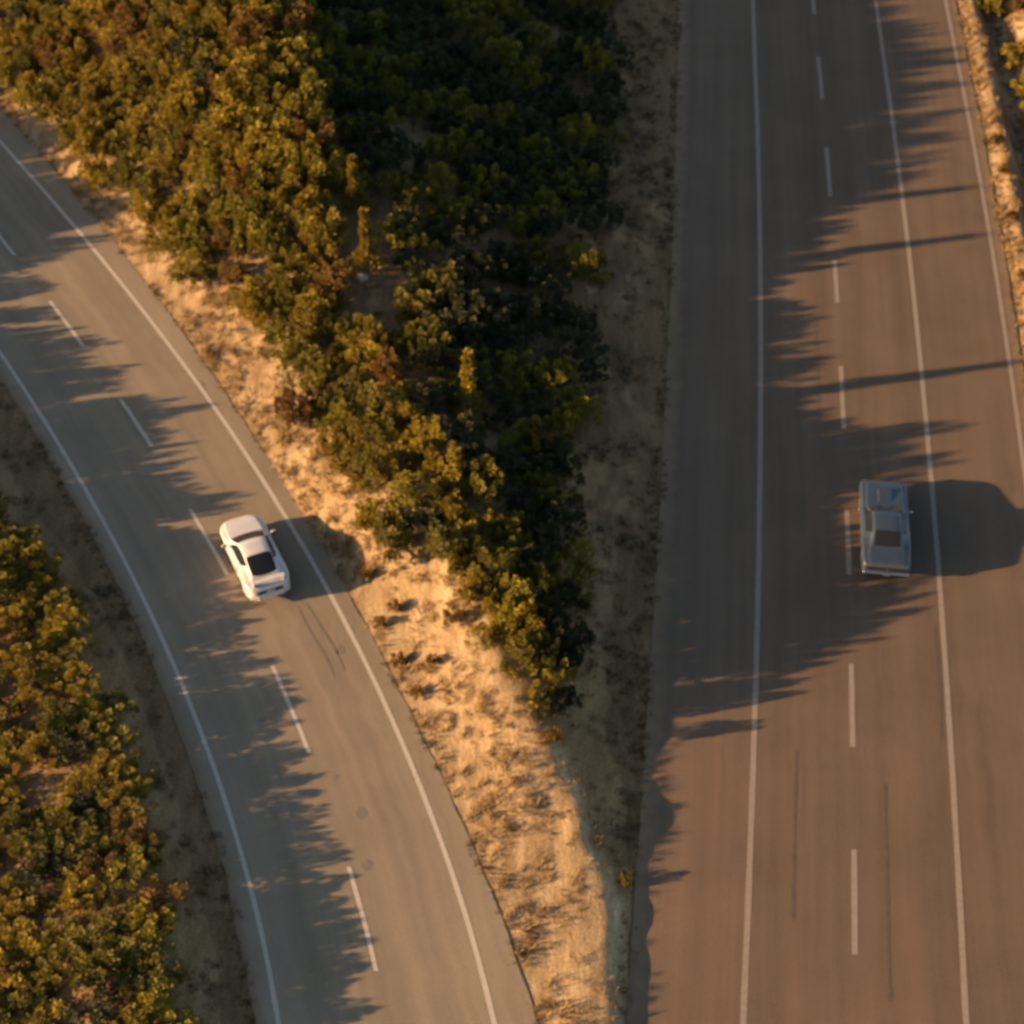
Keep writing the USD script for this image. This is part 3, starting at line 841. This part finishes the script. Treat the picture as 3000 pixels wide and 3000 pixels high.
for dx, y in [(-.1, -17.6)]:
    plant_bush('gore_tussock', 'golden_leaf', float(x_EW(y)) + dx - .25, y, .24, .22, 'little golden tussock at the left pavement edge of the straight road', cat='tussock')
for dy, y in [(0.55, 26.0), (.6, 23.4), (.55, 19.5), (.6, 15.0), (.5, 11.0), (.6, 8.0)]:
    plant_bush('verge_tussock', 'rust_leaf', float(x_RD(y)) + dy, y, .3, .3, 'low brown tussock in the grass strip right of the straight road', cat='tussock', group='tussocks in the right grass strip')
plant_bush('round_bush', 'rust_leaf', 1.2, 2.2, .62, .75, 'round brown bush standing alone in the shaded hollow below the tall spire tree', cat='bush')

# right verge
def in_verge(x, y):
    d = x - float(x_RD(y))
    return 1.0 if 1.75 < d < 9 and 2 < y < 45 else 0


for x, y in scatter(52, (22, 34, 2, 45), in_verge, 1.15, 45):
    kind = rng.choice(['golden_leaf', 'rust_leaf', 'olive_leaf'], p=[.5, .35, .15])
    plant_bush('verge_shrub', kind, x, y, rng.uniform(.5, .9), rng.uniform(.5, .9), 'golden shrub on the bank along the right edge of the straight road', group='shrubs on the right bank')

# tall spire trees whose thin shadows cross the straight road
K = 1 / math.tan(SUN_ELEV)
for (tx, ty), H_top, tip, R, label in [
        ((22.15, 9.3), 4.75, 2.2, .8, 'tall golden spire tree standing alone in front of the dark hollow'),
        ((22.36, 18.6), 5.7, 2.2, .75, 'slender spire tree with sunlit top, the nearer of two in the dark hollow'),
        ((22.64, 22.5), 5.9, 2.0, .75, 'slender spire tree with sunlit top, the farther of two in the dark hollow')]:
    bx, by = tx + TO_SUN[0] * K * H_top, ty + TO_SUN[1] * K * H_top
    bz = float(ground_z(np.array([bx]), np.array([by]))[0])
    tr, cr = spire_meshes(rng, H_top - bz, R, 1500, tip)
    t = thing('spire_tree', label, 'tree', (bx, by, bz), 0)
    obj('trunk', tr, 'bark', t)
    obj('crown', cr, 'golden_leaf', t)

# pale stones
for k, (x, y, r, lab) in enumerate([(-6.6, 12.3, .22, 'pale stone among the bushes of the dark hollow'), (-1.2, 23.0, .18, 'small pale stone at the back of the dark hollow')]):
    s = trimesh.creation.icosphere(2, 1.0)
    s.vertices = s.vertices * (r * (0.75 + .5 * meshkit.fbm(s.vertices * 1.7 + 7 * k, 3, 2))[:, None]) * [1.2, 1, .75]
    z = float(ground_z(np.array([x]), np.array([y]))[0])
    s.apply_translation((x, y, z + r * .4))
    tag(obj('stone', s, 'pale_stone', smooth=50), lab, 'stone')


# ------------------------------------------------------------------ grass
def tuft(rng, n, h, lean, spread):
    b = np.c_[rng.normal(0, spread, (n, 2)), np.full(n, -.03)]
    d = np.c_[rng.normal(lean, .38, n), rng.normal(0, .38, n), np.ones(n)]
    L, W = h * rng.uniform(.6, 1.15, n), rng.uniform(.022, .045, n)
    V, F = leaf_faces(b, d, L, W, rng)
    return tri(V, F)


def grass(name, look, pts, scales, angles, label, seed, h=.42, lean=.8, n=16, spread=.13):
    r = np.random.default_rng(seed)
    pi = UsdGeom.PointInstancer.Define(stage, '/World/' + name)
    targets = []
    for k in range(4):
        m = usdkit.mesh(stage, f'/World/{name}/tuft' + (f'_{k:03d}' if k else ''), tuft(r, n, h, lean, spread), f'/World/Looks/{look}')
        targets.append(m.GetPath())
    pi.CreatePrototypesRel().SetTargets(targets)
    pi.CreateProtoIndicesAttr(Vt.IntArray.FromNumpy(r.integers(0, 4, len(pts)).astype(np.int32)))
    pi.CreatePositionsAttr(Vt.Vec3fArray.FromNumpy(pts.astype(np.float32)))
    pi.CreateScalesAttr(Vt.Vec3fArray.FromNumpy(np.repeat(scales[:, None], 3, 1).astype(np.float32)))
    pi.CreateOrientationsAttr(Vt.QuathArray([Gf.Quath(float(math.cos(a / 2)), 0, 0, float(math.sin(a / 2))) for a in angles]))
    tag(pi.GetPrim(), label, 'grass', kind='stuff')


def points(n, box, dens, seed):
    r = np.random.default_rng(seed)
    x, y = r.uniform(box[0], box[1], n), r.uniform(box[2], box[3], n)
    k = r.uniform(0, 1, n) < dens(x, y)
    x, y = x[k], y[k]
    return np.stack([x, y, ground_z(x, y)], -1), r


def dens_west(x, y):
    er, ew = x_ER(y), x_EW(y)
    c = crest_x(np.clip(y, -40, 110))
    n = meshkit.fbm(np.stack([x * .5, y * .5, 0 * x], -1), 3, seed=61)
    return np.where((x > er + .12) & (x < np.minimum(c + .4, ew - .3)), np.clip((n - .30) * 3.2, .06, 1), 0) * np.where(x - er > 7.5, .25, 1)


p, r = points(42000, (-40, 5, -36, 46), dens_west, 71)
low = 1 - .5 * sstep(-9, -13, p[:, 1]) * sstep(-1.2, -.4, p[:, 0] - crest_x(np.clip(p[:, 1], -40, 110)))
dirr = np.arctan(-0.5 + 0 * p[:, 0]) + np.pi / 2
grass('dry_grass', 'straw_blade', p, r.uniform(.5, 1.15, len(p)) * low, np.where(r.uniform(0, 1, len(p)) < .5, 0, np.pi) + math.radians(118) + r.normal(0, .5, len(p)),
      'dry straw coloured grass covering the sunlit bank beside the curving road', 81)


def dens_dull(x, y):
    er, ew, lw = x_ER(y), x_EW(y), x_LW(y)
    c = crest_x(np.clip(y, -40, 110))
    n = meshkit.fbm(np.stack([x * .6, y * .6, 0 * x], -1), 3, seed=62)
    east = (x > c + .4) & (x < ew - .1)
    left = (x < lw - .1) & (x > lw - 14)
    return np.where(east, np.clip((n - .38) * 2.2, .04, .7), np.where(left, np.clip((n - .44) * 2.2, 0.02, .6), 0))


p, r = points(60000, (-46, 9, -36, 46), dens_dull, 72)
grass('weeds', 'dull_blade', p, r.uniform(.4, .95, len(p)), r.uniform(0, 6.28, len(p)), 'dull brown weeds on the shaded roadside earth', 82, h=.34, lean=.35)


def dens_edge(x, y):
    n = meshkit.fbm(np.stack([x * .8, y * .8, 0 * x], -1), 3, seed=66)
    near = np.minimum.reduce([np.abs(x - x_LW(y) + .1), np.abs(x - x_ER(y) - .1), np.abs(x - x_EW(y) + .08), np.abs(x - x_RD(y) - .1)])
    return np.clip((n - .36) * 4, 0, 1) * (near < .26)


p, r = points(150000, (-46, 28, -36, 46), dens_edge, 75)
grass('edge_weeds', 'dull_blade', p, r.uniform(.3, .7, len(p)), r.uniform(0, 6.28, len(p)), 'short brown weeds creeping over the edges of both roads', 84, h=.30, lean=.5, n=12, spread=.10)


def dens_verge(x, y):
    d = x - x_RD(y)
    n = meshkit.fbm(np.stack([x * .6, y * .6, 0 * x], -1), 3, seed=63)
    return np.where((d > .05) & (d < 9), np.clip((n - .28) * 3, .1, 1) * np.where((d > .95) & (d < 1.9), .15, 1), 0)


p, r = points(24000, (18, 34, -36, 46), dens_verge, 73)
grass('verge_grass', 'straw_blade', p, r.uniform(.45, 1.0, len(p)), r.uniform(0, 6.28, len(p)), 'golden dry grass on the verge right of the straight road', 83, h=.38, lean=.4)
